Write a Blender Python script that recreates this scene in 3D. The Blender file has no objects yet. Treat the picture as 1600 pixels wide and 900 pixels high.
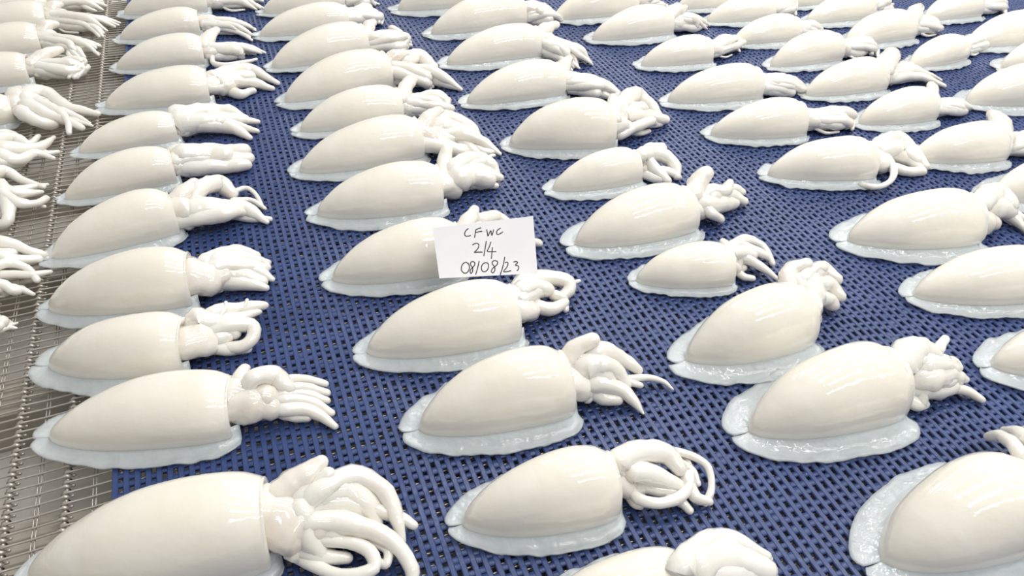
import bpy, bmesh, math, random
import numpy as np
from mathutils import Vector, Matrix, noise

# ---------------------------------------------------------------- camera
sc = bpy.context.scene
F, CX, CY, HCAM = 1200.0, 800.0, 450.0, 0.5
ROLL = math.radians(2.0)
_Y = Vector((215 - CX, -550 - CY, F)).normalized()            # belt direction (away), in camera axes x right, y down, z forward
_h = Vector((math.cos(ROLL), math.sin(ROLL), 0))
_U = _Y.cross(_h).normalized()
if _U.y > 0: _U = -_U
_X = _Y.cross(_U)
if _X.x < 0: _X = -_X
cam_d = bpy.data.cameras.new('camera'); cam = bpy.data.objects.new('camera', cam_d)
sc.collection.objects.link(cam); sc.camera = cam
cam_d.sensor_width = 36; cam_d.lens = 36 * F / 1600; cam_d.clip_start = 0.01
rx = Vector((_X.x, _Y.x, _U.x)); ry = Vector((_X.y, _Y.y, _U.y)); rz = Vector((_X.z, _Y.z, _U.z))
cam.matrix_world = Matrix(((rx.x, -ry.x, -rz.x, 0), (rx.y, -ry.y, -rz.y, 0), (rx.z, -ry.z, -rz.z, HCAM), (0, 0, 0, 1)))
CAMPOS = Vector((0, 0, HCAM))

def ray(px, py):
    d = Vector((px - CX, py - CY, F))
    return Vector((d.dot(_X), d.dot(_Y), d.dot(_U)))
def at(px, py, z=0.0):
    """point of the place, at height z above the mat, seen at a pixel of the 1600 x 900 photograph"""
    d = ray(px, py); return CAMPOS + d * ((z - HCAM) / d.z)
def pxsize(p):
    """metres per pixel at a point"""
    q = p - CAMPOS; return q.dot(Vector((_X.z, _Y.z, _U.z))) / F

# ---------------------------------------------------------------- light
wd = bpy.data.worlds.new('room_light'); sc.world = wd; wd.use_nodes = True
wd.node_tree.nodes['Background'].inputs[0].default_value = (1.0, 0.985, 0.96, 1)
wd.node_tree.nodes['Background'].inputs[1].default_value = 0.60
def tube_light(x, y, z, length, width, power, along_y=False):
    l = bpy.data.lights.new('ceiling_tube_light', 'AREA'); l.shape = 'RECTANGLE'; l.size = length; l.size_y = width
    l.energy = power; l.color = (1, 0.985, 0.955)
    o = bpy.data.objects.new('ceiling_tube_light', l); sc.collection.objects.link(o); o.location = (x, y, z)
    if along_y: o.rotation_euler = (0, 0, math.pi / 2)
    return o
for x in (0.95, 2.35):
    for y in (-0.65, 0.15, 0.95, 1.75, 2.6):
        tube_light(x, y, 2.1, 1.15, 0.17, 11.5)
for x in (0.95, 2.35, 3.75):
    for y in (3.6, 4.8, 6.0):
        tube_light(x, y, 2.1, 1.15, 0.17, 11.5)
sc.view_settings.view_transform = 'Standard'; sc.view_settings.look = 'None'
sc.view_settings.exposure = -0.25; sc.view_settings.gamma = 1; sc.view_settings.use_curve_mapping = False

# ---------------------------------------------------------------- materials
def mat(name, col, rough=0.5, metal=0.0, **kw):
    m = bpy.data.materials.new(name); m.use_nodes = True
    b = m.node_tree.nodes['Principled BSDF']
    b.inputs['Base Color'].default_value = (*col, 1); b.inputs['Roughness'].default_value = rough; b.inputs['Metallic'].default_value = metal
    for k, v in kw.items(): b.inputs[k.replace('_', ' ')].default_value = v
    return m, m.node_tree, b
def node(nt, t, **kw):
    n = nt.nodes.new(t)
    for k, v in kw.items():
        if k in n.inputs: n.inputs[k].default_value = v
        else: setattr(n, k, v)
    return n
def noise_colour(nt, b, c0, c1, scale, detail=3):
    tc = node(nt, 'ShaderNodeTexCoord'); nz = node(nt, 'ShaderNodeTexNoise', Scale=scale, Detail=detail)
    rp = node(nt, 'ShaderNodeValToRGB'); rp.color_ramp.elements[0].position = 0.35; rp.color_ramp.elements[1].position = 0.65
    rp.color_ramp.elements[0].color = (*c0, 1); rp.color_ramp.elements[1].color = (*c1, 1)
    nt.links.new(tc.outputs['Object'], nz.inputs['Vector']); nt.links.new(nz.outputs['Fac'], rp.inputs['Fac']); nt.links.new(rp.outputs['Color'], b.inputs['Base Color'])
    return tc, nz
def add_bump(nt, b, tc, scale, strength, dist=0.001, detail=2, coat=True):
    nz = node(nt, 'ShaderNodeTexNoise', Scale=scale, Detail=detail); bp = node(nt, 'ShaderNodeBump', Strength=strength, Distance=dist)
    nt.links.new(tc.outputs['Object'], nz.inputs['Vector']); nt.links.new(nz.outputs['Fac'], bp.inputs['Height'])
    nt.links.new(bp.outputs['Normal'], b.inputs['Normal'])
    if coat: nt.links.new(bp.outputs['Normal'], b.inputs['Coat Normal'])
def flesh(name, c0, c1, bump=0.22, rough=0.5):
    m, nt, b = mat(name, c0, rough, Subsurface_Weight=0.22, Subsurface_Scale=0.012, Coat_Weight=1.0, Coat_Roughness=0.02, Coat_IOR=1.75, IOR=1.3)
    b.inputs['Subsurface Radius'].default_value = (1.0, 0.85, 0.7)
    tc, _ = noise_colour(nt, b, c0, c1, 22)
    add_bump(nt, b, tc, 95, bump * 1.4, 0.0012)
    return m
M = {}
M['mantle'] = flesh('cuttlefish_mantle', (0.85, 0.805, 0.70), (0.885, 0.85, 0.765))
M['head'] = flesh('cuttlefish_head', (0.76, 0.69, 0.61), (0.86, 0.82, 0.75), 0.4)
M['arm'] = flesh('cuttlefish_arm', (0.83, 0.79, 0.71), (0.88, 0.86, 0.80), 0.35)
# fin: thin wet membrane, thinner toward its free edge ("thin" is the distance out along the fin, 0 root, 1 edge)
m, nt, b = mat('cuttlefish_fin', (0.745, 0.79, 0.81), 0.18, Subsurface_Weight=0.1, Subsurface_Scale=0.006, Coat_Weight=0.7, Coat_Roughness=0.06, IOR=1.38)
tc = node(nt, 'ShaderNodeTexCoord'); add_bump(nt, b, tc, 85, 0.8, 0.003, 2)
an = node(nt, 'ShaderNodeAttribute', attribute_name='thin'); mr = node(nt, 'ShaderNodeMapRange')
mr.inputs['To Min'].default_value = 0.96; mr.inputs['To Max'].default_value = 0.42
nt.links.new(an.outputs['Fac'], mr.inputs['Value']); nt.links.new(mr.outputs['Result'], b.inputs['Alpha'])
M['fin'] = m
m, nt, b = mat('blue_plastic', (0.05, 0.085, 0.29), 0.30, Coat_Weight=0.1, Coat_Roughness=0.08, Specular_IOR_Level=0.36)
tc, _ = noise_colour(nt, b, (0.029, 0.053, 0.160), (0.043, 0.073, 0.203), 14)
add_bump(nt, b, tc, 220, 0.35, 0.0008, 2)
M['blue'] = m
m, nt, b = mat('belt_steel', (0.50, 0.47, 0.42), 0.36, 0.6); M['steel'] = m
m, nt, b = mat('tray_steel', (0.52, 0.50, 0.46), 0.55, 0.2); noise_colour(nt, b, (0.66, 0.635, 0.585), (0.80, 0.775, 0.72), 9); M['tray'] = m
m, nt, b = mat('support_plastic', (0.23, 0.21, 0.18), 0.5); noise_colour(nt, b, (0.36, 0.33, 0.28), (0.45, 0.415, 0.36), 30); M['support'] = m
m, nt, b = mat('card_paper', (0.83, 0.83, 0.86), 0.8); tc, _ = noise_colour(nt, b, (0.86, 0.86, 0.89), (0.89, 0.89, 0.915), 40); add_bump(nt, b, tc, 60, 0.15, 0.001); M['paper'] = m
m, nt, b = mat('ballpoint_ink', (0.035, 0.035, 0.045), 0.6); M['ink'] = m
m, nt, b = mat('water', (0.95, 0.97, 1.0), 0.03, Transmission_Weight=1.0, IOR=1.33); M['water'] = m

# ---------------------------------------------------------------- helpers
C = sc.collection
def mesh_obj(name, verts, faces, m, parent=None, smooth=True, attr=None):
    me = bpy.data.meshes.new(name); me.from_pydata([tuple(v) for v in verts], [], faces); me.materials.append(m)
    if smooth: me.polygons.foreach_set('use_smooth', [True] * len(me.polygons))
    if attr is not None:
        a = me.attributes.new('thin', 'FLOAT', 'POINT'); a.data.foreach_set('value', attr)
    me.update()
    o = bpy.data.objects.new(name, me); C.objects.link(o)
    if parent: o.parent = parent
    return o
def big_mesh(name, V, Fq, m, parent=None):
    """V n x 3, Fq k x 4 as numpy arrays"""
    me = bpy.data.meshes.new(name); k = len(Fq)
    me.vertices.add(len(V)); me.vertices.foreach_set('co', V.astype(np.float32).ravel())
    me.loops.add(k * 4); me.loops.foreach_set('vertex_index', Fq.astype(np.int32).ravel())
    me.polygons.add(k); me.polygons.foreach_set('loop_start', np.arange(0, k * 4, 4, dtype=np.int32)); me.polygons.foreach_set('loop_total', np.full(k, 4, np.int32))
    me.materials.append(m); me.update(calc_edges=True); me.validate()
    o = bpy.data.objects.new(name, me); C.objects.link(o)
    if parent: o.parent = parent
    return o
def thing(name, label, cat, loc=(0, 0, 0), rotz=0, group=None):
    o = bpy.data.objects.new(name, None); C.objects.link(o); o.empty_display_size = 0.02
    o.location = loc; o.rotation_euler = (0, 0, rotz); o['label'] = label; o['category'] = cat
    if group: o['group'] = group
    return o
def spline(P, n):
    """Catmull-Rom resampling of a list of tuples (any dimension)"""
    P = [np.array(p, float) for p in P]
    if len(P) == 2: P = [P[0], (P[0] + P[1]) / 2, P[1]]
    Q = [2 * P[0] - P[1]] + P + [2 * P[-1] - P[-2]]
    k = len(P) - 1; out = []
    for i in range(n):
        s = i / (n - 1) * k; j = min(int(s), k - 1); t = s - j
        a, b_, c, d = Q[j:j + 4]
        out.append(0.5 * (2 * b_ + (c - a) * t + (2 * a - 5 * b_ + 4 * c - d) * t * t + (3 * b_ - a - 3 * c + d) * t ** 3))
    return out
def tube_data(pts, rad, seg=10, flat=1.0, cap=True, seed=0.0, lump=0.0):
    """smooth tapered tube with rounded ends; flat squashes the section vertically"""
    pts = [Vector(p) for p in pts]; n = len(pts)
    P, R = [], []
    def cap_pts(p, d, r):
        return [(p + d * (r * math.sin(a)), r * math.cos(a)) for a in (0.5, 1.0, 1.4)]
    d0 = (pts[0] - pts[1]).normalized(); d1 = (pts[-1] - pts[-2]).normalized()
    seq = list(reversed(cap_pts(pts[0], d0, rad[0]))) + list(zip(pts, rad)) + cap_pts(pts[-1], d1, rad[-1])
    V, Fc = [], []
    up = Vector((0, 0, 1))
    for i, (p, r) in enumerate(seq):
        a = seq[max(i - 1, 0)][0]; c = seq[min(i + 1, len(seq) - 1)][0]
        d = (c - a).normalized()
        s = d.cross(up)
        if s.length < 0.15: s = d.cross(Vector((0.3, 1, 0)))
        s.normalize(); u = s.cross(d).normalized()
        for k in range(seg):
            th = 2 * math.pi * k / seg
            q = p + s * (r * math.cos(th)) + u * (r * flat * math.sin(th))
            if lump: q = q + (q - p) * (lump * noise.noise(q * 45 + Vector((seed, seed * 0.7, 0))) + .5 * lump * noise.noise(q * 130 + Vector((seed, seed * 0.7, 0))))
            V.append(q)
    for i in range(len(seq) - 1):
        for k in range(seg):
            a = i * seg + k; b_ = i * seg + (k + 1) % seg
            Fc.append((a, b_, b_ + seg, a + seg))
    Fc.append(tuple(range(seg - 1, -1, -1))); e = (len(seq) - 1) * seg; Fc.append(tuple(range(e, e + seg)))
    return V, Fc

# ---------------------------------------------------------------- setting: tray, belt, mat
X0, X1, Y0, Y1 = -0.147, 1.99, 0.03, 1.72
def box(name, x0, x1, y0, y1, z0, z1, m, parent=None):
    v = [(x, y, z) for z in (z0, z1) for y in (y0, y1) for x in (x0, x1)]
    f = [(0, 2, 3, 1), (4, 5, 7, 6), (0, 1, 5, 4), (2, 6, 7, 3), (0, 4, 6, 2), (1, 3, 7, 5)]
    return mesh_obj(name, v, f, m, parent, smooth=False)
fl = box('floor', -0.75, 2.2, -0.2, 1.9, -0.085, -0.075, M['tray']); fl['kind'] = 'structure'
for k, y in enumerate((0.10, 0.26, 0.41, 0.58, 0.78, 0.98, 1.18, 1.40, 1.62)):
    o = box('support_bar', -0.72, 2.15, y, y + 0.045, -0.075, -0.032, M['support'])
    nth = ('nearest', 'second', 'third', 'fourth', 'fifth', 'sixth', 'seventh', 'eighth', 'farthest')[k]
    o['label'] = 'brown-grey bar crossing under the steel wire belt, %s of the bars' % nth; o['category'] = 'support bar'; o['group'] = 'bars under the wire belt'

belt = thing('wire_belt', 'steel wire mesh conveyor belt showing along the left edge of the blue mat', 'conveyor belt')
ZW, PITCH, PAN, RW = -0.0046, 0.0103, 0.040, 0.0009
SP1 = -0.183
def wire_mesh():
    w = PAN
    path = [(0.0035, 0, -0.0045), (-0.0012, 0, -0.0040), (-0.0022, 0, -0.0008), (0.0004, 0, 0.0012), (0.004, 0, 0.0004), (w * .5, 0.0006, 0), (w - 0.004, 0.001, 0.0004), (w - 0.0004, 0.001, 0.0012), (w + 0.0022, 0.001, -0.0008), (w + 0.0012, 0.001, -0.0040), (w - 0.0035, 0.001, -0.0045)]
    V, Fc = tube_data(path, [RW * 1.5, RW * 1.7, RW * 1.9, RW * 1.9, RW, RW, RW, RW * 1.9, RW * 1.9, RW * 1.7, RW * 1.5], 6)
    me = bpy.data.meshes.new('wire'); me.from_pydata([tuple(v) for v in V], [], Fc); me.materials.append(M['steel'])
    me.polygons.foreach_set('use_smooth', [True] * len(me.polygons)); me.update()
    return me
wm = wire_mesh(); cand = []
for p in range(-7, 2):
    xs = SP1 + p * PAN
    for k in range(int((Y1 - 0.1) / PITCH)):
        y = 0.1 + k * PITCH + (PITCH / 2 if p % 2 else 0)
        d = (Vector((xs + PAN / 2, y, 0)) - CAMPOS); fz = d.x * _X.z + d.y * _Y.z + d.z * _U.z
        px = CX + F * (d.x * _X.x + d.y * _Y.x + d.z * _U.x) / fz; py = CY + F * (d.x * _X.y + d.y * _Y.y + d.z * _U.y) / fz
        inv = -30 < px < 250 and -20 < py < 920 and xs < -0.14
        cand.append((0 if inv else 1, d.length, xs, y))
cand.sort()
for i, (vv, dd, xs, y) in enumerate(cand[:300]):
    o = bpy.data.objects.new('wire', wm); C.objects.link(o); o.parent = belt; o.location = (xs, y, ZW)
tv = np.array([v.co[:] for v in wm.vertices]); tf = [tuple(p.vertices) for p in wm.polygons if len(p.vertices) == 4]
VV, FF = [], []
for i, (vv, dd, xs, y) in enumerate(cand[300:]):
    VV.append(tv + np.array([xs, y, ZW])); FF.append(np.array(tf) + i * len(tv))
n0 = sum(len(v) for v in VV)
ang = np.linspace(0, 2 * np.pi, 5)[:-1]
for k in range(int((Y1 - 0.05) / (PITCH / 2))):           # the belt goes on under the mat
    y = 0.05 + k * PITCH / 2
    ringv = [np.c_[np.full(4, x), y + RW * np.cos(ang), ZW + RW * np.sin(ang)] for x in (-0.105, X1)]
    VV.append(np.vstack(ringv)); q = np.array([(i, (i + 1) % 4, (i + 1) % 4 + 4, i + 4) for i in range(4)]); FF.append(q + n0); n0 += 8
o = big_mesh('wire_weave', np.vstack(VV), np.vstack(FF), M['steel'], belt); o['kind'] = 'stuff'
for p in range(-7, 3):
    xs = SP1 + p * PAN
    V, Fc = tube_data([(xs, 0.05, ZW - 0.0018), (xs, 0.9, ZW - 0.0018), (xs, Y1, ZW - 0.0018)], [0.0016] * 3, 8)
    mesh_obj('spine_rod', V, Fc, M['steel'], belt)
    for s in (-0.0012, 0.0012):
        x2 = xs + PAN / 2 + s
        V, Fc = tube_data([(x2, 0.05, ZW - 0.0016), (x2, 0.9, ZW - 0.0016), (x2, Y1, ZW - 0.0016)], [0.0006] * 3, 6)
        mesh_obj('cross_rod', V, Fc, M['steel'], belt)

mat_o = thing('mesh_mat', 'blue plastic mesh mat with open holes lying under the rows of cuttlefish', 'mat')
RP, RWD = 0.0080, 0.0047
nr = int((X1 - X0) / RP)
sec = [(-RWD / 2, -0.0030), (-RWD / 2, -0.0010), (-RWD / 2 + 0.0007, -0.0002), (RWD / 2 - 0.0007, -0.0002), (RWD / 2, -0.0010), (RWD / 2, -0.0030)]
vs, fs = [], []
for i, y in enumerate((Y0, Y1)): vs += [(x, y, z) for x, z in sec]
for k in range(6): fs.append((k, (k + 1) % 6, (k + 1) % 6 + 6, k + 6))
rib_me = bpy.data.meshes.new('rib'); rib_me.from_pydata(vs, [], fs); rib_me.materials.append(M['blue']); rib_me.update()
for k in range(nr + 1):
    o = bpy.data.objects.new('rib', rib_me); C.objects.link(o); o.parent = mat_o; o.location = (X0 + k * RP, 0, 0)
rng = np.random.default_rng(4)
bars = []
for k in range(nr):
    x = X0 + k * RP; y = Y0 + rng.uniform(0, 0.012) + (k % 2) * 0.006
    j = k
    while y < Y1:
        bars.append((x, y, 0.0036 + rng.uniform(0, 0.0014) + (0.002 if rng.random() < 0.1 else 0), rng.uniform(-0.0007, -0.0002)))
        y += (0.0108 if j % 2 else 0.0074) + rng.normal(0, 0.0009); j += 1
bars = np.array(bars); nb = len(bars)
hx = (RP - RWD) / 2
cx = bars[:, 0] + RP / 2; V = np.zeros((nb, 8, 3))
xa = cx - hx - 0.0003; xb = cx + hx + 0.0003; ya = bars[:, 1] - bars[:, 2] / 2; yb = bars[:, 1] + bars[:, 2] / 2; zt = bars[:, 3]
for i, (x, y, z) in enumerate(((xa, ya - .0004, -0.0028), (xb, ya - .0004, -0.0028), (xb, yb + .0004, -0.0028), (xa, yb + .0004, -0.0028), (xa, ya, zt), (xb, ya, zt), (xb, yb, zt), (xa, yb, zt))):
    V[:, i, 0] = x; V[:, i, 1] = y; V[:, i, 2] = z
q = np.array([(4, 5, 6, 7), (0, 1, 5, 4), (2, 3, 7, 6), (3, 2, 1, 0)])
Fq = (np.arange(nb)[:, None, None] * 8 + q[None]).reshape(-1, 4)
o = big_mesh('cross_web', V.reshape(-1, 3), Fq, M['blue'], mat_o); o['kind'] = 'stuff'
# water beads caught in the mesh
ico_v, ico_f = [], []
for r_, z_ in ((1.0, 0.0), (0.75, 0.55)):
    for k in range(6): ico_v.append((r_ * math.cos(k * math.pi / 3), r_ * math.sin(k * math.pi / 3), z_))
ico_v.append((0, 0, 0.8)); dv = np.array(ico_v)
dfq = [(k, (k + 1) % 6, (k + 1) % 6 + 6, k + 6) for k in range(6)]
DV, DF = [], []; n0 = 0
me_f = []
for i in range(5200):
    bx = bars[rng.integers(nb)]; s = rng.uniform(0.0006, 0.0014)
    pos = np.array([bx[0] + RP / 2 + rng.uniform(-hx, hx) * .7, bx[1], bx[3] - 0.0001])
    if pos[1] > 1.25: continue
    DV.append(dv * s * np.array([1.2, 1, 1]) + pos)
    me_f += [tuple(a + n0 for a in f) for f in dfq] + [(k + 6 + n0, (k + 1) % 6 + 6 + n0, 12 + n0) for k in range(6)]; n0 += 13
o = mesh_obj('water_beads', np.vstack(DV), me_f, M['water'], mat_o); o['kind'] = 'stuff'

# ---------------------------------------------------------------- cuttlefish
TT = [0, .012, .04, .09, .16, .25, .36, .48, .60, .72, .82, .90, .955, .985, 1.0]
FW = [(0, 0), (.012, .14), (.04, .26), (.10, .43), (.2, .63), (.35, .82), (.5, .93), (.65, .985), (.78, 1.0), (.88, .98), (.95, .92), (.985, .86), (1.0, .80)]
FH = [(0, .08), (.012, .18), (.04, .28), (.10, .44), (.2, .63), (.35, .82), (.5, .93), (.65, .99), (.78, 1.0), (.9, .96), (.96, .90), (1.0, .80)]
def ip(tab, t): return float(np.interp(t, [a for a, _ in tab], [b_ for _, b_ in tab]))
_cache = {}
def smooth_prof(tab, t):
    key = id(tab)
    if key not in _cache: _cache[key] = tab
    w = 0.035 * min(1, t * 6 + .15)
    return (ip(tab, max(t - w, 0)) + 2 * ip(tab, t) + ip(tab, min(t + w, 1))) / 4

def build_cuttlefish(key, T, R, E, wr=0.50, hr=0.40, style='rope', arms=None, lobe=None, head=1.0, label='', group='', fin=0.085, gen=0, seed=None, bend=0.0):
    rnd = random.Random(hash_key(key) if seed is None else seed)
    L = 0.15; hr *= .86; wr *= .97; fin *= .88
    for _ in range(3):
        h = hr * L
        pt = at(T[0], T[1], 0.012); pr = at(R[0], R[1], 0.46 * h)
        L = (Vector((pr.x, pr.y, 0)) - Vector((pt.x, pt.y, 0))).length
    h = hr * L; W = wr * L
    rot = math.atan2(pr.y - pt.y, pr.x - pt.x)
    root = thing('cuttlefish', label, 'cuttlefish', (pt.x, pt.y, 0), rot, group)
    Mi = (Matrix.Translation((pt.x, pt.y, 0)) @ Matrix.Rotation(rot, 4, 'Z')).inverted()
    loc = lambda p: Mi @ p
    so = Vector((rnd.uniform(-50, 50), rnd.uniform(-50, 50), rnd.uniform(-50, 50)))
    # ---- mantle: lofted rings, flat underneath, rolled rim with an opening at the head end
    seg = 28; V, Fc = [], []; rings = []
    ts = []
    for a, c in zip(TT[:-1], TT[1:]): ts += [a, (a + c) / 2]
    ts.append(1.0)
    tw = rnd.uniform(-.03, .03)
    for t in ts: rings.append((t * L, smooth_prof(FW, t), smooth_prof(FH, t), 0))
    rings[0] = (-.004 * L, .03, .05, 0)
    for dx, s in ((.010, .68), (.010, .58), (-.01, .50), (-.06, .44)): rings.append(((1 + dx) * L, smooth_prof(FW, 1) * s / .74, smooth_prof(FH, 1) * s / .70, 1))
    zbase = 0.0008
    for (x, fw, fh, inner) in rings:
        a_ = W / 2 * fw; hh = h * fh; t = x / L
        zc = zbase + 0.34 * hh + (0.004 * L * 10) * max(0, .12 - t)
        if inner: zc = zbase + 0.34 * h * smooth_prof(FH, 1) * 1.18
        yo = W * (tw + bend * 4 * t * (1 - t)) * math.sin(math.pi * min(max(t, 0), 1))
        for k in range(seg):
            th = 2 * math.pi * k / seg; c, s = math.cos(th), math.sin(th)
            y = a_ * math.copysign(abs(c) ** .92, c); z = zc + (hh * .66 * math.copysign(abs(s) ** 1.0, s) if s > 0 else (zc - zbase) * math.copysign(abs(s) ** .6, s))
            p = Vector((x, y + yo, z)); nn = noise.noise(Vector((x / L * 2.6, y / L * 3.2, z / L * 3.2)) + so)
            fac = 1 + .055 * nn * (1 if s > -.2 else 0)
            p.y = yo + (p.y - yo) * fac; p.z = zc + (p.z - zc) * fac
            V.append(p)
    for i in range(len(rings) - 1):
        for k in range(seg):
            a = i * seg + k; b_ = i * seg + (k + 1) % seg; Fc.append((a, a + seg, b_ + seg, b_))
    Fc.append(tuple(range(seg))); e = (len(rings) - 1) * seg; Fc.append(tuple(range(e + seg - 1, e - 1, -1)))
    mesh_obj('mantle', V, Fc, M['mantle'], root)
    # ---- fins: one thin rippled skirt on each side, meeting in a notch behind the tail
    for sd in (-1, 1):
        V, Fc, thin = [], [], []; ns, nc = 44, 7
        fwid = fin * L * rnd.uniform(.9, 1.15); notch = rnd.uniform(.1, .45)
        for i in range(ns + 1):
            u = i / ns                                   # 0 at the rim, 1 behind the tail
            t = .985 - 1.0 * u if u < .985 else 0.0
            t = max(1.05 * (1 - u / .93), 0.0) if u < .93 else 0.0
            back = max(0, (u - .93) / .07)
            a_ = W / 2 * smooth_prof(FW, t)
            yo = W * (tw + bend * 4 * t * (1 - t)) * math.sin(math.pi * t)
            base = Vector((t * L, sd * a_ * (.96 if t < .96 else .96 - (t - .96) * 2.2) + yo, 0))
            # outward direction
            e1 = W / 2 * smooth_prof(FW, min(t + .03, 1)); e0 = W / 2 * smooth_prof(FW, max(t - .03, 0))
            slope = (e1 - e0) / (L * (min(t + .03, 1) - max(t - .03, 0)))
            out = Vector((-slope, sd, 0)).normalized()
            if t < .12:
                aa = (t / .12); tgt = Vector((-1, sd * (0.55 * (1 - back) + .06), 0)).normalized(); out = (out * aa + tgt * (1 - aa)).normalized()
            wid = fwid * (min(1, (u / .06 + .12)) ** .5) * (1 + .25 * math.sin(math.pi * u) ) * (1.0 + .35 * max(0, u - .7) / .3) * (1 - notch * back ** 2)
            wid *= 1 + .13 * noise.noise(Vector((u * 5.5, sd * 3, 0)) + so) + .025 * noise.noise(Vector((u * 24, sd * 5, 1)) + so)
            z0 = zbase + .30 * h * smooth_prof(FH, t) * .8 + .002
            if back: base.y = sd * .012 * L * (1 - back)
            for j in range(nc):
                v = j / (nc - 1)
                zz = .0022 + (z0 - .0022) * (1 - min(1, v * 1.7)) ** 2.0
                rip = (.0010 + .0022 * v) * (noise.noise(Vector((u * 15, v * 1.5, sd * 7)) + so) + .5)
                p = base - out * (.03 * L * (1 - v)) * (1 - v) + out * (wid * v); p.z = max(.0012, zz + rip * v) 
                V.append(p); thin.append(v)
        n1 = nc
        for i in range(ns):
            for j in range(nc - 1):
                a = i * n1 + j; q_ = (a, a + 1, a + n1 + 1, a + n1); Fc.append(q_ if sd < 0 else q_[::-1])
        o = mesh_obj('fin', V, Fc, M['fin'], root, attr=thin)
        md = o.modifiers.new('thickness', 'SOLIDIFY'); md.thickness = 0.0011; md.offset = 1
    # ---- head and arms
    pe = at(E[0], E[1], 0.006)
    r0 = Vector((pr.x, pr.y, 0.40 * h)); ax = Vector((math.cos(rot), math.sin(rot), 0))
    D = max((Vector((pe.x, pe.y, 0)) - Vector((pr.x, pr.y, 0))).length, 0.02)
    u = (Vector((pe.x, pe.y, 0)) - Vector((pr.x, pr.y, 0))).normalized(); v = Vector((-u.y, u.x, 0))
    hl = min(.66 * D, .27 * L) if arms is None else min(.55 * D, .20 * L)
    hrad = min((.128 if arms is None or gen else .115) * L * head, .40 * h * head)
    hp = [r0 - ax * (.07 * L), r0 + ax * (.02 * L), r0 + u * (.6 * hl) + ax * .02 * L, r0 + u * hl]
    for p in hp: p.z = max(p.z - .0, hrad * .8)
    hp[2].z = hrad * .92; hp[3].z = hrad * .85
    pts = spline([tuple(loc(p)) for p in hp], 12); rr = [x[0] for x in spline([(hrad * .92,), (hrad * .96,), (hrad * 1.0,), (hrad * .74,)], 12)]
    Vv, Ff = tube_data(pts, rr, 16, .84, seed=so.x, lump=.35)
    mesh_obj('head', Vv, Ff, M['head'], root)
    def put_arm(P, R_, name='arm', seg=10, n=None, flat=.92):
        n = n or (7 + 4 * len(P)); n = min(n, 22)
        Pp = spline([tuple(loc(Vector(p))) for p in P], n)
        k = len(R_) - 1; Rr = [float(np.interp(i / (n - 1) * k, range(len(R_)), R_)) for i in range(n)]
        Pp = [Vector((p[0], p[1], max(p[2], r_ * .85))) for p, r_ in zip(Pp, Rr)]
        Vv, Ff = tube_data(Pp, Rr, seg, flat, seed=rnd.uniform(-9, 9), lump=.28)
        mesh_obj(name, Vv, Ff, M['arm'] if name != 'funnel' else M['head'], root)
    if arms is not None:
        for a in arms:
            P = a['p']; n = len(P); zs, ze = a.get('z', (22, 4)); rp = a['r']; rp = rp if isinstance(rp, tuple) else (rp, rp * .8)
            W3, Rr = [], []
            for i, (x, y) in enumerate(P):
                s = i / (n - 1); z = (zs + (ze - zs) * s) / 1000
                r_px = float(np.interp(s * (len(rp) - 1), range(len(rp)), rp))
                q0 = at(x, y, z); r_ = r_px * pxsize(q0); W3.append(q0); Rr.append(r_)
            hc = r0 + u * (.4 * hl); hc.z = hrad * .8
            if (hc - W3[0]).length < .30 * L: W3.insert(0, W3[0] + (hc - W3[0]) * .6); Rr.insert(0, Rr[0] * .75)
            put_arm(W3, Rr, a.get('n', 'arm'))
    nproc = gen if arms is not None else 9
    if nproc:
        bs = r0 + u * hl * .30; bs.z = hrad * .9; twist = rnd.choice((-1, 1)) * rnd.uniform(.5, 1.5)
        for i in range(nproc):
            th = 2 * math.pi * i / nproc + rnd.uniform(-.3, .3); c, s = math.cos(th), math.sin(th)
            ra = L * rnd.uniform(.040, .066); rt = ra * rnd.uniform(.22, .5)
            tws = twist + rnd.uniform(-.5, .5); c1, s1 = math.cos(th + .6 * tws), math.sin(th + .6 * tws); c2, s2 = math.cos(th + 1.1 * tws), math.sin(th + 1.1 * tws)
            p0 = bs + v * (c * hrad * .62); p0.z += s * hrad * .45
            ln = D * rnd.uniform(.82, 1.06)
            base = Vector((pr.x, pr.y, 0))
            if style == 'fan':
                off = c * D * rnd.uniform(.22, .40)
                p1 = base + u * (.58 * D) + v * (c * hrad * .85); p1.z = hrad * (.75 + .5 * s)
                p2 = base + u * (.82 * ln) + v * (off * .75); p2.z = ra * 1.2 + max(0, s) * hrad * .4
                p3 = base + u * ln + v * (off + rnd.uniform(-.1, .1) * D); p3.z = rt
                P = [p0, p1, p2, p3]; Rr = [ra * 1.1, ra, ra * .75, rt]
            elif style == 'clump':
                ra *= 1.1
                p1 = base + u * (.66 * D * rnd.uniform(.85, 1.1)) + v * (c1 * hrad * 1.0); p1.z = hrad * (.8 + .55 * s1)
                p2 = base + u * (.93 * D * rnd.uniform(.8, 1.05)) + v * (c2 * hrad * .8 + rnd.uniform(-.2, .2) * hrad); p2.z = max(ra, hrad * (.55 + .5 * s2))
                sg = rnd.choice((-1, 1)); p3 = p2 - u * (.12 * D) + v * (sg * .20 * D); p3.z = max(ra * .8, p2.z - hrad * .4)
                P = [p0, p1, p2, p3]; Rr = [ra, ra * 1.1, ra * .95, rt * 1.3]
            else:
                ln = D * (rnd.uniform(.62, 1.0) if i else 1.04)
                p1 = base + u * (.55 * D) + v * (c1 * hrad * .80); p1.z = hrad * (.75 + .48 * s1)
                p2 = base + u * (.55 * D + .55 * (ln - .55 * D)) + v * (c2 * hrad * .55 + rnd.uniform(-.2, .2) * hrad); p2.z = max(ra * .7, hrad * (.45 + .32 * s2))
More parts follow.
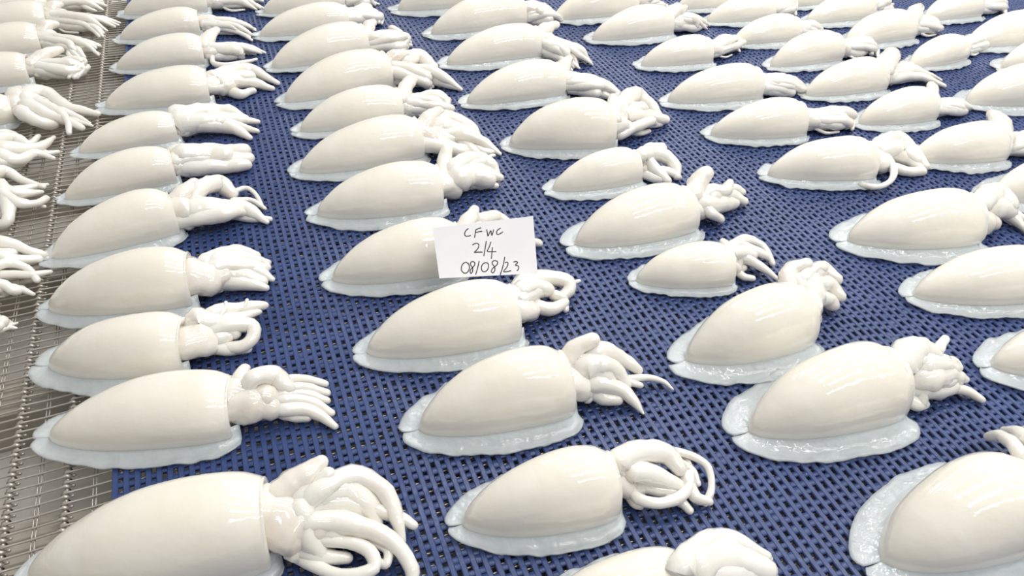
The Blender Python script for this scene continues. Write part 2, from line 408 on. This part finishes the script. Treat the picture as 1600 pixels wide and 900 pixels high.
                p3 = base + u * ln + v * (c2 * hrad * .40 + rnd.uniform(-.35, .35) * hrad); p3.z = rt
                P = [p0, p1, p2, p3]; Rr = [ra * 1.15, ra * 1.15, ra * .85, rt]
            put_arm(P, Rr)
        if style in ('clump', 'fan') and rnd.random() < .5:
            sg = -1
            p0 = r0 + u * hl * .6 + v * sg * hrad * .8; p1 = p0 + v * sg * hrad * .5 + u * .1 * L; p2 = p1 + u * .16 * L; p0.z, p1.z, p2.z = .5 * hrad, .004, .003
            put_arm([p0, p1, p2], [.02 * L, .018 * L, .013 * L], 'tentacle')
    if lobe:
        x, y, r_px = lobe; tip = at(x, y, .66 * h); bse = r0 + ax * (.03 * L); bse.z = .55 * h
        s = pxsize(tip) * r_px
        put_arm([bse, (bse + tip) / 2 + Vector((0, 0, .004)), tip], [s * 1.5, s * 1.4, s * .95], 'funnel', 12, flat=.8)
    return root
def hash_key(k):
    return sum((i + 3) * ord(c) * 131 for i, c in enumerate(k))

def A(p, r, z=(22, 4), n='arm'):
    return dict(p=p, r=r, z=z, n=n)

# key, tail, rim centre, arm end, options -- pixels of the photograph, each lifted onto the mat
CF = {}
def cf(key, T, R, E, **k): CF[key] = (T, R, E, k)
# column 0: cut by the photo's left edge
cf('0j', (-190, 540), (-40, 510), (22, 500), style='rope')
cf('0i', (-230, 460), (-55, 435), (62, 440), style='fan', arms=[A([(-30, 425), (10, 412), (40, 418), (58, 437)], (9, 8, 6)), A([(-30, 440), (5, 445), (22, 455), (33, 452)], (11, 7)), A([(-30, 450), (0, 452), (8, 458)], 8)], gen=2)
cf('0h', (-210, 410), (-50, 390), (68, 398), arms=[A([(-20, 378), (20, 382), (45, 392), (68, 398)], (11, 10, 7)), A([(-20, 395), (20, 405), (60, 405)], (11, 7)), A([(-20, 382), (5, 378), (20, 388)], 9)], gen=2)
cf('0g', (-190, 330), (-40, 300), (70, 305), style='fan', arms=[A([(-20, 275), (10, 268), (35, 282), (68, 292)], (12, 9, 4)), A([(-10, 290), (20, 300), (45, 302), (65, 300)], (12, 8, 4)), A([(0, 300), (30, 318), (55, 318), (72, 310)], (9, 8, 5)), A([(0, 290), (12, 320), (10, 345), (-10, 352)], (12, 10, 8)), A([(-20, 300), (0, 320), (5, 335)], 11)], gen=2)
cf('0f', (-170, 260), (-25, 235), (85, 235), arms=[A([(-10, 222), (20, 215), (45, 225), (60, 213)], (14, 9, 4)), A([(0, 232), (35, 232), (65, 228), (84, 215)], (14, 10, 4)), A([(0, 245), (30, 250), (55, 240), (83, 247)], (14, 8, 4)), A([(-10, 250), (20, 255), (35, 252)], 10), A([(-10, 215), (15, 210), (30, 220)], 10)], gen=2)
cf('0e', (-130, 200), (18, 168), (140, 190), lobe=(27, 142, 11), arms=[A([(35, 150), (70, 145), (100, 165), (125, 172), (152, 178)], (12, 11, 9, 6)), A([(45, 165), (75, 180), (100, 187), (128, 200)], (14, 10, 5)), A([(60, 160), (90, 175), (105, 190), (108, 208)], (10, 8, 4)), A([(35, 175), (60, 190), (85, 195)], (12, 9)), A([(40, 155), (60, 160), (85, 168)], 14)], gen=3)
cf('0d', (-110, 130), (44, 105), (140, 108), style='clump', lobe=(92, 78, 8), gen=0)
cf('0c', (-90, 85), (60, 57), (152, 80), style='fan', lobe=(85, 38, 8))
cf('0b', (-70, 45), (72, 24), (172, 42), style='fan', lobe=(92, 8, 8))
cf('0a', (-50, 22), (72, 0), (160, 5), style='fan')
# column 1: along the left edge of the mat
cf('1k', (38, 895), (415, 805), (640, 850), wr=.50, hr=.46, head=1.15, fin=.06, arms=[
    A([(432, 785), (458, 758), (480, 742), (500, 724)], (26, 28, 22, 14), (30, 42), 'funnel'), A([(458, 868), (456, 820), (478, 778), (512, 742)], (16, 18, 18, 13), (12, 40)),
    A([(500, 765), (555, 744), (600, 768), (620, 810), (628, 845)], (20, 17, 15, 12, 7), (36, 6)), A([(470, 818), (520, 816), (575, 828), (620, 852), (642, 885), (645, 910)], (18, 21, 18, 15, 11, 9), (26, 5)),
    A([(560, 790), (620, 806), (646, 820)], (14, 10, 8), (16, 8)), A([(450, 858), (500, 888), (545, 900), (585, 888), (578, 862), (545, 848), (500, 845)], (11, 11, 11, 10), (8, 18)),
    A([(570, 845), (604, 858), (604, 880), (588, 878)], (9, 7), (12, 8)), A([(450, 850), (490, 868), (540, 872)], (18, 12), (12, 8)),
    A([(480, 775), (535, 765), (575, 790), (592, 830)], (30, 32, 22, 9), (30, 8)), A([(475, 790), (530, 785), (570, 800), (588, 820)], (34, 32, 20, 8), (24, 8)), A([(470, 830), (520, 830), (560, 845)], (26, 24, 14), (20, 10)), A([(468, 795), (480, 838), (502, 868)], (20, 20, 13), (30, 10))])
cf('1j', (72, 672), (360, 628), (525, 650), wr=.48, hr=.38, fin=.085, lobe=(383, 576, 9), head=1.1, arms=[
    A([(360, 620), (395, 620), (413, 623)], (28, 28, 25), (24, 20), 'funnel'), A([(395, 592), (425, 588), (450, 605)], (16, 18, 14), (38, 22)), A([(440, 596), (475, 592), (508, 600)], (9, 8, 6), (24, 6)),
    A([(445, 608), (480, 606), (511, 614)], (9, 8, 6), (22, 6)), A([(445, 616), (480, 616), (511, 626)], (9, 8, 6), (20, 6)), A([(445, 625), (480, 626), (518, 645)], (11, 10, 6), (18, 5)), A([(440, 640), (475, 640), (500, 648), (523, 666)], (13, 12, 10, 6), (14, 4)), A([(430, 640), (455, 650), (480, 652)], (12, 8), (8, 6))])
cf('1i', (72, 560), (286, 532), (410, 505), wr=.54, hr=0.48, fin=.12, head=1.3, arms=[
    A([(330, 492), (370, 482), (412, 477)], (13, 11, 8), (26, 12)), A([(340, 500), (375, 496), (404, 488)], (12, 10, 6), (24, 12)), A([(340, 512), (372, 508), (394, 510), (396, 526), (380, 541), (345, 545)], (13, 12, 11, 11), (22, 7)),
    A([(310, 540), (345, 545), (385, 545)], (13, 9), (10, 6)), A([(345, 492), (352, 482), (353, 473)], 4, (28, 30)), A([(375, 484), (384, 476), (386, 469)], 4, (20, 22)), A([(310, 505), (340, 512), (365, 520)], (24, 20, 12), (24, 14)), A([(300, 530), (330, 530), (355, 525)], (18, 12), (16, 14))])
cf('1h', (72, 472), (296, 430), (424, 428), wr=.50, hr=0.49, fin=.075, head=1.25, arms=[
    A([(325, 408), (365, 396), (398, 401)], (18, 17, 10), (26, 12)), A([(335, 412), (380, 406), (418, 410)], (18, 16, 6), (24, 8)), A([(335, 420), (380, 416), (410, 420)], (20, 17, 11), (22, 10)), A([(380, 420), (405, 424), (425, 436)], (12, 10, 5), (16, 5)), A([(335, 430), (375, 432), (408, 440)], (18, 16, 11), (18, 6)), A([(335, 440), (370, 442), (400, 446), (416, 450)], (14, 13, 10, 5), (12, 5)), A([(395, 403), (410, 408), (419, 418)], (8, 5), (14, 8)), A([(308, 450), (330, 452), (345, 448)], (10, 8), (8, 8))])
cf('1g', (78, 392), (268, 328), (416, 335), wr=.50, hr=0.49, fin=.10, head=1.2, lobe=(303, 286, 10), arms=[
    A([(312, 345), (310, 318), (300, 290)], (8, 9, 8), (14, 34)), A([(310, 298), (340, 286), (362, 302)], (15, 15, 10), (30, 14)), A([(305, 330), (345, 328), (378, 325), (400, 335), (417, 347)], (22, 20, 15, 10, 4), (20, 4)), A([(355, 305), (382, 294), (398, 302), (412, 325)], (5, 4, 3), (10, 5)), A([(365, 315), (392, 313), (414, 326)], (7, 5, 3), (10, 4))], gen=2)
cf('1f', (98, 300), (268, 256), (386, 248), wr=.46, hr=0.44, fin=.07, arms=[
    A([(275, 240), (330, 235), (382, 236)], (14, 13, 11), (26, 12)), A([(275, 252), (330, 248), (388, 247)], (15, 14, 10), (24, 10)), A([(280, 262), (335, 260), (384, 258)], (14, 13, 10), (16, 8)), A([(285, 245), (320, 243), (350, 243)], (20, 16), (24, 18))])
cf('1e', (120, 228), (272, 196), (402, 200), wr=.46, hr=.38, style='fan', fin=.08, arms=[
    A([(275, 180), (315, 175), (355, 175), (382, 185)], (16, 14, 13, 8), (24, 8)), A([(320, 195), (360, 198), (390, 215)], (14, 12, 5), (16, 4)), A([(330, 185), (370, 186), (403, 190)], (13, 10, 4), (18, 5)), A([(330, 190), (365, 195), (402, 205)], (12, 9, 4), (16, 4)), A([(280, 195), (310, 192), (340, 190)], (20, 16), (18, 16))])
cf('1d', (162, 158), (324, 130), (432, 128), wr=.52, hr=.42, style='fan', arms=[
    A([(330, 125), (365, 112), (395, 112), (434, 130)], (14, 14, 12, 4), (24, 4)), A([(350, 130), (385, 128), (425, 138)], (14, 12, 5), (18, 4)), A([(355, 140), (375, 148), (395, 142)], (9, 9, 6), (8, 5)), A([(335, 125), (360, 122), (390, 120)], (18, 15, 10), (22, 16))])
cf('1c', (180, 98), (316, 76), (410, 80), wr=.50, hr=.42, lobe=(338, 47, 8), style='rope', arms=[A([(332, 85), (333, 98), (350, 103), (375, 99), (400, 93)], (4, 5, 5, 3), (14, 4), 'tentacle')], gen=8)
cf('1b', (186, 52), (310, 33), (395, 46), wr=.50, hr=.42, style='fan')
cf('1a', (192, 14), (322, -4), (408, 3), wr=.50, hr=.42, style='fan')
# column 2: the column with the card
cf('2l', (835, 960), (1075, 905), (1205, 880), wr=.52, hr=.42, arms=[A([(1060, 890), (1095, 855), (1135, 842), (1198, 868)], (26, 24, 18, 8), (36, 20)), A([(1080, 890), (1130, 868), (1195, 890)], (34, 30, 20), (30, 18)), A([(1080, 905), (1140, 895), (1200, 905)], (34, 28, 18), (24, 14))], gen=3)
cf('2k', (722, 808), (954, 748), (1110, 745), wr=.54, hr=0.53, fin=.10, head=.9, arms=[
    A([(965, 722), (1000, 704), (1038, 710), (1060, 732)], (20, 20, 18, 13), (34, 18)), A([(985, 735), (1020, 742), (1058, 758)], (18, 17, 12), (26, 12)), A([(985, 740), (990, 772), (1020, 786), (1052, 782), (1076, 762), (1078, 730), (1068, 712)], (9, 10, 11, 10, 8, 6, 5), (14, 12)),
    A([(1040, 702), (1080, 712), (1106, 730), (1112, 762), (1102, 786)], (8, 7, 6, 6, 6), (20, 5)), A([(1068, 740), (1085, 775), (1108, 784)], (10, 10, 7), (12, 5)), A([(1045, 775), (1065, 785), (1078, 798)], (9, 8, 6), (8, 4)), A([(1055, 720), (1080, 735), (1090, 755)], (8, 6), (16, 8)), A([(980, 770), (990, 785), (1000, 790)], (9, 7), (6, 5)), A([(1000, 755), (1030, 765), (1060, 770)], (15, 10), (12, 8))])
cf('2j', (654, 660), (881, 590), (1045, 600), wr=.56, hr=0.53, fin=0.115, head=.95, arms=[
    A([(885, 565), (902, 545), (926, 531)], (20, 19, 12), (30, 44), 'funnel'), A([(905, 560), (912, 592), (918, 622)], (11, 12, 9), (32, 8)), A([(930, 552), (968, 560), (996, 578)], (18, 15, 9), (30, 12)), A([(935, 572), (962, 580), (980, 600)], (18, 14, 8), (28, 12)), A([(970, 592), (1012, 590), (1036, 596), (1051, 608)], (8, 6, 5, 2), (12, 3)),
    A([(935, 600), (968, 608), (988, 624), (1005, 646)], (18, 14, 10, 2), (18, 3)), A([(960, 592), (985, 598), (1000, 602)], (8, 6), (14, 8)), A([(920, 610), (945, 622), (965, 625)], (13, 9), (10, 6)), A([(915, 575), (935, 585), (950, 600)], (26, 26, 18), (26, 14))])
cf('2i', (572, 540), (800, 480), (900, 446), wr=.52, hr=0.46, fin=.085, head=.9, arms=[
    A([(800, 470), (820, 444), (850, 434), (882, 438), (890, 452), (872, 468)], (17, 18, 15, 13, 11, 9), (26, 8)), A([(808, 476), (838, 480), (864, 482), (882, 472)], (16, 15, 11, 8), (12, 8)), A([(812, 468), (836, 456), (848, 455)], (17, 15, 11), (24, 16)), A([(866, 462), (880, 468), (884, 484)], (10, 8, 5), (12, 4)), A([(870, 440), (890, 442), (905, 439)], (5, 3), (14, 10)), A([(815, 455), (835, 448), (855, 452)], (16, 12), (28, 18))])
cf('2h', (518, 426), (714, 380), (838, 378), wr=.54, hr=0.48, fin=.09, style='rope', lobe=(742, 327, 9), arms=[A([(750, 345), (775, 340), (800, 350)], (14, 12, 6), (20, 8)), A([(790, 370), (820, 376), (842, 378)], (10, 8, 5), (12, 5)), A([(745, 360), (780, 368), (815, 385)], (16, 13, 7), (16, 5)), A([(740, 385), (770, 395), (800, 405)], (16, 12, 6), (12, 5))], gen=3)
cf('2g', (494, 325), (684, 286), (780, 275), wr=.52, hr=.44, fin=.09, arms=[
    A([(690, 285), (693, 255), (697, 234)], (11, 11, 9), (24, 40), 'funnel'), A([(705, 300), (702, 275), (712, 255)], (9, 10, 9), (10, 34)), A([(712, 262), (742, 248), (766, 258), (776, 270)], (16, 14, 12, 6), (30, 12)), A([(715, 272), (748, 268), (780, 277)], (18, 16, 8), (24, 10)), A([(708, 288), (740, 284), (774, 290)], (16, 13, 6), (14, 5)), A([(735, 258), (755, 254), (766, 258)], (8, 6), (28, 18)), A([(715, 280), (735, 275), (760, 280)], (22, 16), (22, 14))])
cf('2f', (467, 258), (651, 210), (776, 238), wr=.50, hr=.42, fin=.085, lobe=(685, 174, 10), arms=[
    A([(680, 190), (705, 185), (735, 205), (755, 228)], (16, 15, 13, 8), (28, 8)), A([(680, 215), (715, 218), (745, 240)], (18, 15, 8), (20, 6)), A([(730, 225), (755, 236), (778, 237)], (9, 6, 3), (10, 4)), A([(735, 232), (752, 246), (772, 243)], (7, 5, 3), (6, 4)), A([(690, 200), (720, 205), (745, 222)], (18, 15, 8), (24, 10))], gen=2)
cf('2e', (468, 195), (622, 160), (706, 165), wr=.50, hr=.42, style='clump', lobe=(645, 122, 9))
cf('2d', (444, 150), (601, 104), (716, 136), wr=.50, hr=.42, style='rope', fin=.085, lobe=(632, 84, 9), arms=[A([(640, 110), (670, 118), (695, 130), (717, 138)], (13, 12, 9, 4), (16, 4)), A([(630, 95), (655, 90), (675, 105)], (14, 14, 10), (26, 16))], gen=5)
cf('2c', (424, 97), (567, 60), (640, 70), wr=.48, hr=.42, style='clump', lobe=(582, 35, 7), arms=[A([(612, 45), (630, 55), (641, 66)], (6, 5, 3), (16, 5)), A([(610, 60), (622, 70), (642, 71)], (6, 5, 3), (10, 4))], gen=7)
cf('2b', (405, 48), (540, 26), (592, 26), wr=.44, hr=.38, style='clump')
cf('2a', (410, 12), (534, -8), (590, 3), wr=.48, hr=.42, style='rope')
# column 3: first right of the card
cf('3j', (1384, 866), (1606, 770), (1640, 690), wr=.64, hr=0.57, fin=.12, arms=[A([(1590, 705), (1565, 682), (1545, 682)], (14, 12, 7), (40, 14)), A([(1610, 690), (1590, 675), (1570, 672)], (16, 12, 8), (36, 16)), A([(1640, 720), (1620, 690), (1605, 680)], (24, 22, 16), (40, 24))], gen=3)
cf('3i', (1174, 664), (1390, 588), (1530, 600), wr=.58, hr=0.53, fin=0.135, head=.95, arms=[
    A([(1405, 570), (1428, 548), (1452, 552)], (26, 26, 20), (36, 34)), A([(1438, 560), (1445, 598), (1438, 630)], (11, 12, 10), (38, 8)), A([(1440, 556), (1462, 548), (1476, 530)], (14, 11, 7), (32, 34)), A([(1445, 574), (1468, 570), (1484, 576)], (22, 20, 15), (30, 20)), A([(1470, 568), (1488, 564), (1498, 574)], (12, 10, 7), (26, 18)), A([(1446, 592), (1472, 586), (1494, 590)], (24, 22, 14), (24, 14)), A([(1470, 600), (1496, 588), (1508, 592)], (12, 11, 7), (18, 12)), A([(1460, 610), (1490, 606), (1512, 612), (1533, 624)], (12, 10, 8, 7), (12, 4)), A([(1440, 605), (1462, 608), (1488, 604)], (22, 18, 12), (16, 10)), A([(1415, 620), (1430, 630), (1442, 630)], (14, 10), (10, 6))])
cf('3h', (1074, 552), (1252, 484), (1312, 452), wr=.58, hr=0.57, fin=0.125, head=.95, arms=[
    A([(1235, 455), (1235, 425), (1258, 413)], (16, 15, 12), (30, 44), 'funnel'), A([(1256, 486), (1264, 462), (1262, 440)], (26, 26, 20), (20, 30)), A([(1250, 445), (1280, 420), (1306, 436)], (17, 16, 11), (34, 24)), A([(1260, 452), (1290, 444), (1312, 462)], (18, 16, 11), (28, 14)), A([(1265, 470), (1288, 468), (1300, 475)], (18, 13), (20, 10)), A([(1255, 435), (1270, 420), (1285, 418)], (11, 9), (40, 36))])
cf('3g', (995, 428), (1138, 410), (1212, 408), wr=.58, hr=.48, fin=.085, head=.75, lobe=(1130, 377, 6), arms=[
    A([(1140, 388), (1162, 375), (1190, 384), (1207, 412)], (9, 9, 8, 5), (26, 5)), A([(1140, 395), (1160, 394), (1174, 398)], (14, 12, 10), (24, 16)), A([(1160, 402), (1188, 416), (1217, 438)], (10, 8, 3), (16, 4)), A([(1148, 422), (1162, 432), (1176, 435)], (8, 7, 5), (8, 4)), A([(1165, 385), (1190, 396), (1200, 404)], (9, 6), (20, 8))])
cf('3f', (900, 372), (1072, 320), (1160, 310), wr=.54, hr=.44, fin=.105, head=.9, arms=[
    A([(1082, 305), (1092, 285), (1102, 271)], (16, 16, 13), (28, 42), 'funnel'), A([(1088, 300), (1108, 330), (1125, 342)], (9, 10, 8), (28, 8)), A([(1105, 300), (1130, 298), (1140, 286)], (16, 12, 7), (26, 24)), A([(1110, 310), (1140, 306), (1162, 314)], (18, 13, 8), (20, 8)), A([(1125, 300), (1148, 294), (1160, 300)], (11, 8, 6), (22, 12)), A([(1100, 320), (1125, 318), (1148, 318)], (22, 17, 8), (18, 8))])
cf('3e', (864, 287), (992, 256), (1058, 262), wr=.50, hr=0.46, fin=.105, head=.8, arms=[
    A([(1000, 245), (1018, 233), (1032, 233)], (15, 14, 11), (28, 24)), A([(1008, 248), (1024, 266), (1042, 282)], (12, 11, 8), (22, 5)), A([(1018, 240), (1043, 246), (1056, 260), (1058, 276)], (14, 13, 10, 6), (22, 5)), A([(1005, 270), (1022, 278), (1035, 281)], (10, 7), (8, 5)), A([(1035, 266), (1050, 270), (1060, 276)], (8, 6), (10, 5))])
cf('3d', (796, 218), (954, 192), (1040, 186), wr=.58, hr=0.54, fin=.075, lobe=(958, 152, 8), arms=[
    A([(965, 170), (990, 150), (1010, 162), (1028, 178)], (16, 15, 13, 7), (30, 10)), A([(970, 180), (1005, 182), (1040, 187)], (18, 15, 7), (22, 8)), A([(970, 185), (976, 202), (998, 208), (1014, 205)], (5, 5, 5, 4), (12, 4), 'tentacle'), A([(965, 175), (980, 170), (1000, 172)], (16, 14), (28, 22))], gen=2)
cf('3c', (730, 152), (872, 120), (975, 148), wr=.50, hr=.42, style='rope', fin=.085, lobe=(888, 93, 8))
cf('3b', (698, 92), (838, 62), (915, 100), wr=.46, hr=.40, style='fan', fin=.085, lobe=(868, 38, 8))
cf('3a', (674, 45), (812, 14), (880, 30), wr=.48, hr=.42, style='rope', fin=.085)
cf('3z', (622, 8), (772, -22), (830, -10), wr=.50, hr=.42, fin=.085)
# column 4
cf('4h', (1556, 562), (1762, 530), (1880, 525), wr=.54, hr=.43, fin=.11)
cf('4g', (1432, 452), (1632, 422), (1735, 418), wr=.50, hr=.41, fin=.08)
cf('4f', (1328, 366), (1516, 335), (1604, 352), wr=.56, hr=.46, fin=.105, arms=[
    A([(1530, 318), (1555, 302), (1576, 320)], (18, 19, 15), (30, 22)), A([(1545, 325), (1572, 332), (1588, 345), (1606, 362)], (16, 13, 9, 5), (18, 4)), A([(1575, 330), (1595, 340), (1610, 345)], (10, 6), (12, 5)), A([(1540, 325), (1560, 325), (1575, 330)], (20, 15), (22, 16))])
cf('4e', (1202, 264), (1358, 246), (1446, 256), wr=.52, hr=.44, fin=.09, arms=[
    A([(1372, 228), (1398, 215), (1428, 236), (1446, 260)], (12, 13, 12, 7), (26, 5)), A([(1385, 238), (1415, 246), (1440, 266)], (16, 14, 7), (18, 5)), A([(1382, 242), (1396, 262), (1392, 282), (1370, 292), (1342, 288)], (6, 6, 5, 5, 4), (22, 4), 'tentacle'), A([(1395, 262), (1420, 268), (1440, 268)], (10, 8), (8, 5)), A([(1380, 236), (1405, 234), (1430, 250)], (17, 18, 11), (22, 12))], gen=0)
cf('4d', (1112, 202), (1250, 182), (1330, 188), wr=.52, hr=.44, style='clump', fin=.085)
cf('4c', (1045, 150), (1181, 126), (1262, 138), wr=.48, hr=.42, style='rope', fin=.085)
cf('4b', (1003, 94), (1105, 76), (1155, 66), wr=.52, hr=.44, style='clump', fin=.10)
cf('4a', (926, 54), (1042, 30), (1108, 38), wr=.48, hr=.42, style='rope', fin=.09, lobe=(1066, 12, 9))
cf('4z', (866, 22), (988, -2), (1040, 4), wr=.48, hr=.42, fin=.09)
# column 5
cf('5g', (1552, 300), (1700, 275), (1780, 270), wr=.56, hr=.46, fin=.13)
cf('5f', (1428, 240), (1561, 218), (1640, 228), wr=.54, hr=.46, style='clump', fin=.10, lobe=(1553, 180, 12))
cf('5e', (1345, 184), (1451, 160), (1520, 168), wr=.56, hr=.48, style='rope', fin=.09, lobe=(1456, 133, 8))
cf('5d', (1262, 140), (1373, 114), (1450, 112), wr=.52, hr=.44, style='fan', fin=.09, lobe=(1394, 82, 11))
cf('5c', (1206, 96), (1305, 70), (1363, 76), wr=.50, hr=.46, style='clump', fin=.085)
cf('5b', (1146, 60), (1242, 42), (1283, 44), wr=.50, hr=.42, style='rope', fin=.085)
cf('5a', (1106, 26), (1202, 10), (1240, 12), wr=.50, hr=.42, style='clump', fin=.085)
cf('5z', (1060, 6), (1152, -12), (1190, -8), wr=.50, hr=.42, fin=.085)
# column 6
cf('6d', (1512, 152), (1652, 128), (1720, 130), wr=.54, hr=.46, fin=.10)
cf('6c', (1424, 96), (1499, 70), (1540, 62), wr=.54, hr=.46, style='clump', fin=.085)
cf('6b', (1322, 62), (1417, 36), (1460, 42), wr=.52, hr=.44, style='clump', fin=.085, lobe=(1436, 12, 9))
cf('6a', (1262, 28), (1356, 8), (1398, 6), wr=.50, hr=.42, style='rope', fin=.085)
cf('6z', (1228, 2), (1312, -16), (1350, -14), wr=.50, hr=.42)
# column 7
cf('7c', (1568, 98), (1690, 78), (1740, 78), wr=.54, hr=.46, fin=.10)
cf('7b', (1512, 64), (1622, 40), (1670, 42), wr=.50, hr=.42, fin=.085)
cf('7a', (1446, 24), (1524, 4), (1568, 10), wr=.52, hr=.44, style='clump', fin=.085)

COLN = {'0': 'cut by the left photo edge on the bare wire belt', '1': 'in the column along the mat\'s left edge', '2': 'in the column holding the paper card', '3': 'in the first column right of the card',
        '4': 'in the second column right of the card', '5': 'in the third column right of the card', '6': 'in the fourth column right of the card', '7': 'in the column at the top right corner'}
ORD = ['nearest', 'second nearest', 'third nearest', 'fourth nearest', 'fifth nearest', 'sixth nearest', 'seventh nearest', 'eighth nearest', 'ninth nearest', 'tenth nearest', 'eleventh nearest', 'twelfth nearest']
order = {}
for k in CF: order.setdefault(k[0], []).append(k)
for c, ks in order.items():
    ks.sort(key=lambda q: -CF[q][1][1])
    for i, k in enumerate(ks):
        T, R, E, kw = CF[k]
        which = ORD[i] if i < len(ks) - 1 else 'farthest'
        build_cuttlefish(k, T, R, E, label='white cleaned cuttlefish, %s %s' % (which, COLN[c]), group='cuttlefish laid out on the mat', **kw)

# ---------------------------------------------------------------- card with handwriting
cz = {'tl': .074, 'tr': .066, 'br': .030, 'bl': .036}
ctl, cbl, cbr = at(676, 354, cz['tl']), at(686, 437, cz['bl']), at(841, 428, cz['br'])
nrm = (ctl - cbl).cross(cbr - cbl).normalized()
if nrm.z < 0: nrm = -nrm
def on_card(px, py, lift=0.0):
    d = ray(px, py); t = (cbl - CAMPOS).dot(nrm) / d.dot(nrm); return CAMPOS + d * t + nrm * lift
card = thing('paper_card', 'white paper card with handwritten code and date, lying on a cuttlefish', 'card', (cbl + cbr) / 2)
Mi = Matrix.Translation((cbl + cbr) / 2).inverted()
cor = [on_card(686.5, 435), on_card(840, 427), on_card(833, 337.5), on_card(676, 356)]
NG = 10; V, Fc = [], []
for s in (0, 1):
    for j in range(NG + 1):
        for i in range(NG + 1):
            a, b_ = i / NG, j / NG
            p = (cor[0] * (1 - a) + cor[1] * a) * (1 - b_) + (cor[3] * (1 - a) + cor[2] * a) * b_
            V.append(Mi @ (p - nrm * (0.0003 * s)))
n1 = NG + 1; o2 = n1 * n1
for j in range(NG):
    for i in range(NG):
        a = j * n1 + i; Fc.append((a, a + 1, a + n1 + 1, a + n1)); Fc.append((a + n1 + o2, a + n1 + 1 + o2, a + 1 + o2, a + o2))
ed = [i for i in range(n1)] + [i * n1 + NG for i in range(1, n1)] + [NG * n1 + i for i in range(NG - 1, -1, -1)] + [i * n1 for i in range(NG - 1, 0, -1)]
for i in range(len(ed)): a, b_ = ed[i], ed[(i + 1) % len(ed)]; Fc.append((a, a + o2, b_ + o2, b_))
mesh_obj('sheet', V, Fc, M['paper'], card, smooth=False)
def cp(x, y): return (670 + x / 6.43, 310 + y / 6.43)
STR = [[(398, 302), (372, 325), (360, 355), (368, 376), (395, 380), (422, 372)], [(470, 318), (466, 355), (460, 395)], [(470, 318), (500, 303), (526, 296)], [(466, 345), (500, 336), (536, 330)],
       [(580, 312), (588, 345), (594, 378), (610, 345), (622, 325), (628, 350), (634, 370), (645, 340), (652, 312)], [(722, 298), (692, 318), (680, 345), (690, 362), (715, 355), (745, 336)],
       [(438, 468), (470, 452), (500, 460), (500, 490), (480, 520), (458, 542), (490, 540), (540, 540)], [(578, 428), (566, 500), (552, 580)], [(624, 436), (606, 490), (588, 530), (630, 536), (678, 534)], [(640, 490), (634, 550), (628, 608)],
       [(372, 640), (345, 655), (328, 690), (332, 730), (362, 752), (392, 738), (408, 700), (400, 660), (372, 640)], [(460, 640), (435, 635), (418, 652), (424, 675), (440, 695), (440, 730), (425, 755), (415, 735), (425, 708), (445, 690), (462, 664), (460, 640)], [(506, 630), (490, 700), (470, 768)],
       [(565, 645), (538, 665), (528, 700), (540, 732), (568, 735), (592, 712), (600, 675), (590, 650), (565, 645)], [(690, 632), (655, 625), (636, 645), (645, 668), (662, 690), (662, 725), (645, 748), (628, 735), (640, 705), (665, 685), (690, 658), (690, 632)], [(764, 588), (745, 680), (716, 775)],
       [(764, 648), (785, 640), (796, 655), (785, 690), (752, 735), (790, 735), (828, 726)], [(850, 640), (880, 634), (892, 646), (870, 670), (900, 680), (902, 708), (885, 728)]]
for s in STR:
    n = 6 * len(s); Q = spline([cp(*p) for p in s], n); W3 = [on_card(q[0], q[1], 0.00012) for q in Q]; hw = 0.0005; V, Fc = [], []
    for i, p in enumerate(W3):
        d = (W3[min(i + 1, n - 1)] - W3[max(i - 1, 0)]).normalized(); sd = d.cross(nrm).normalized() * hw
        V += [Mi @ (p - sd), Mi @ (p + sd)]
    for i in range(n - 1): a = 2 * i; Fc.append((a, a + 1, a + 3, a + 2))
    mesh_obj('pen_stroke', V, Fc, M['ink'], card, smooth=False)
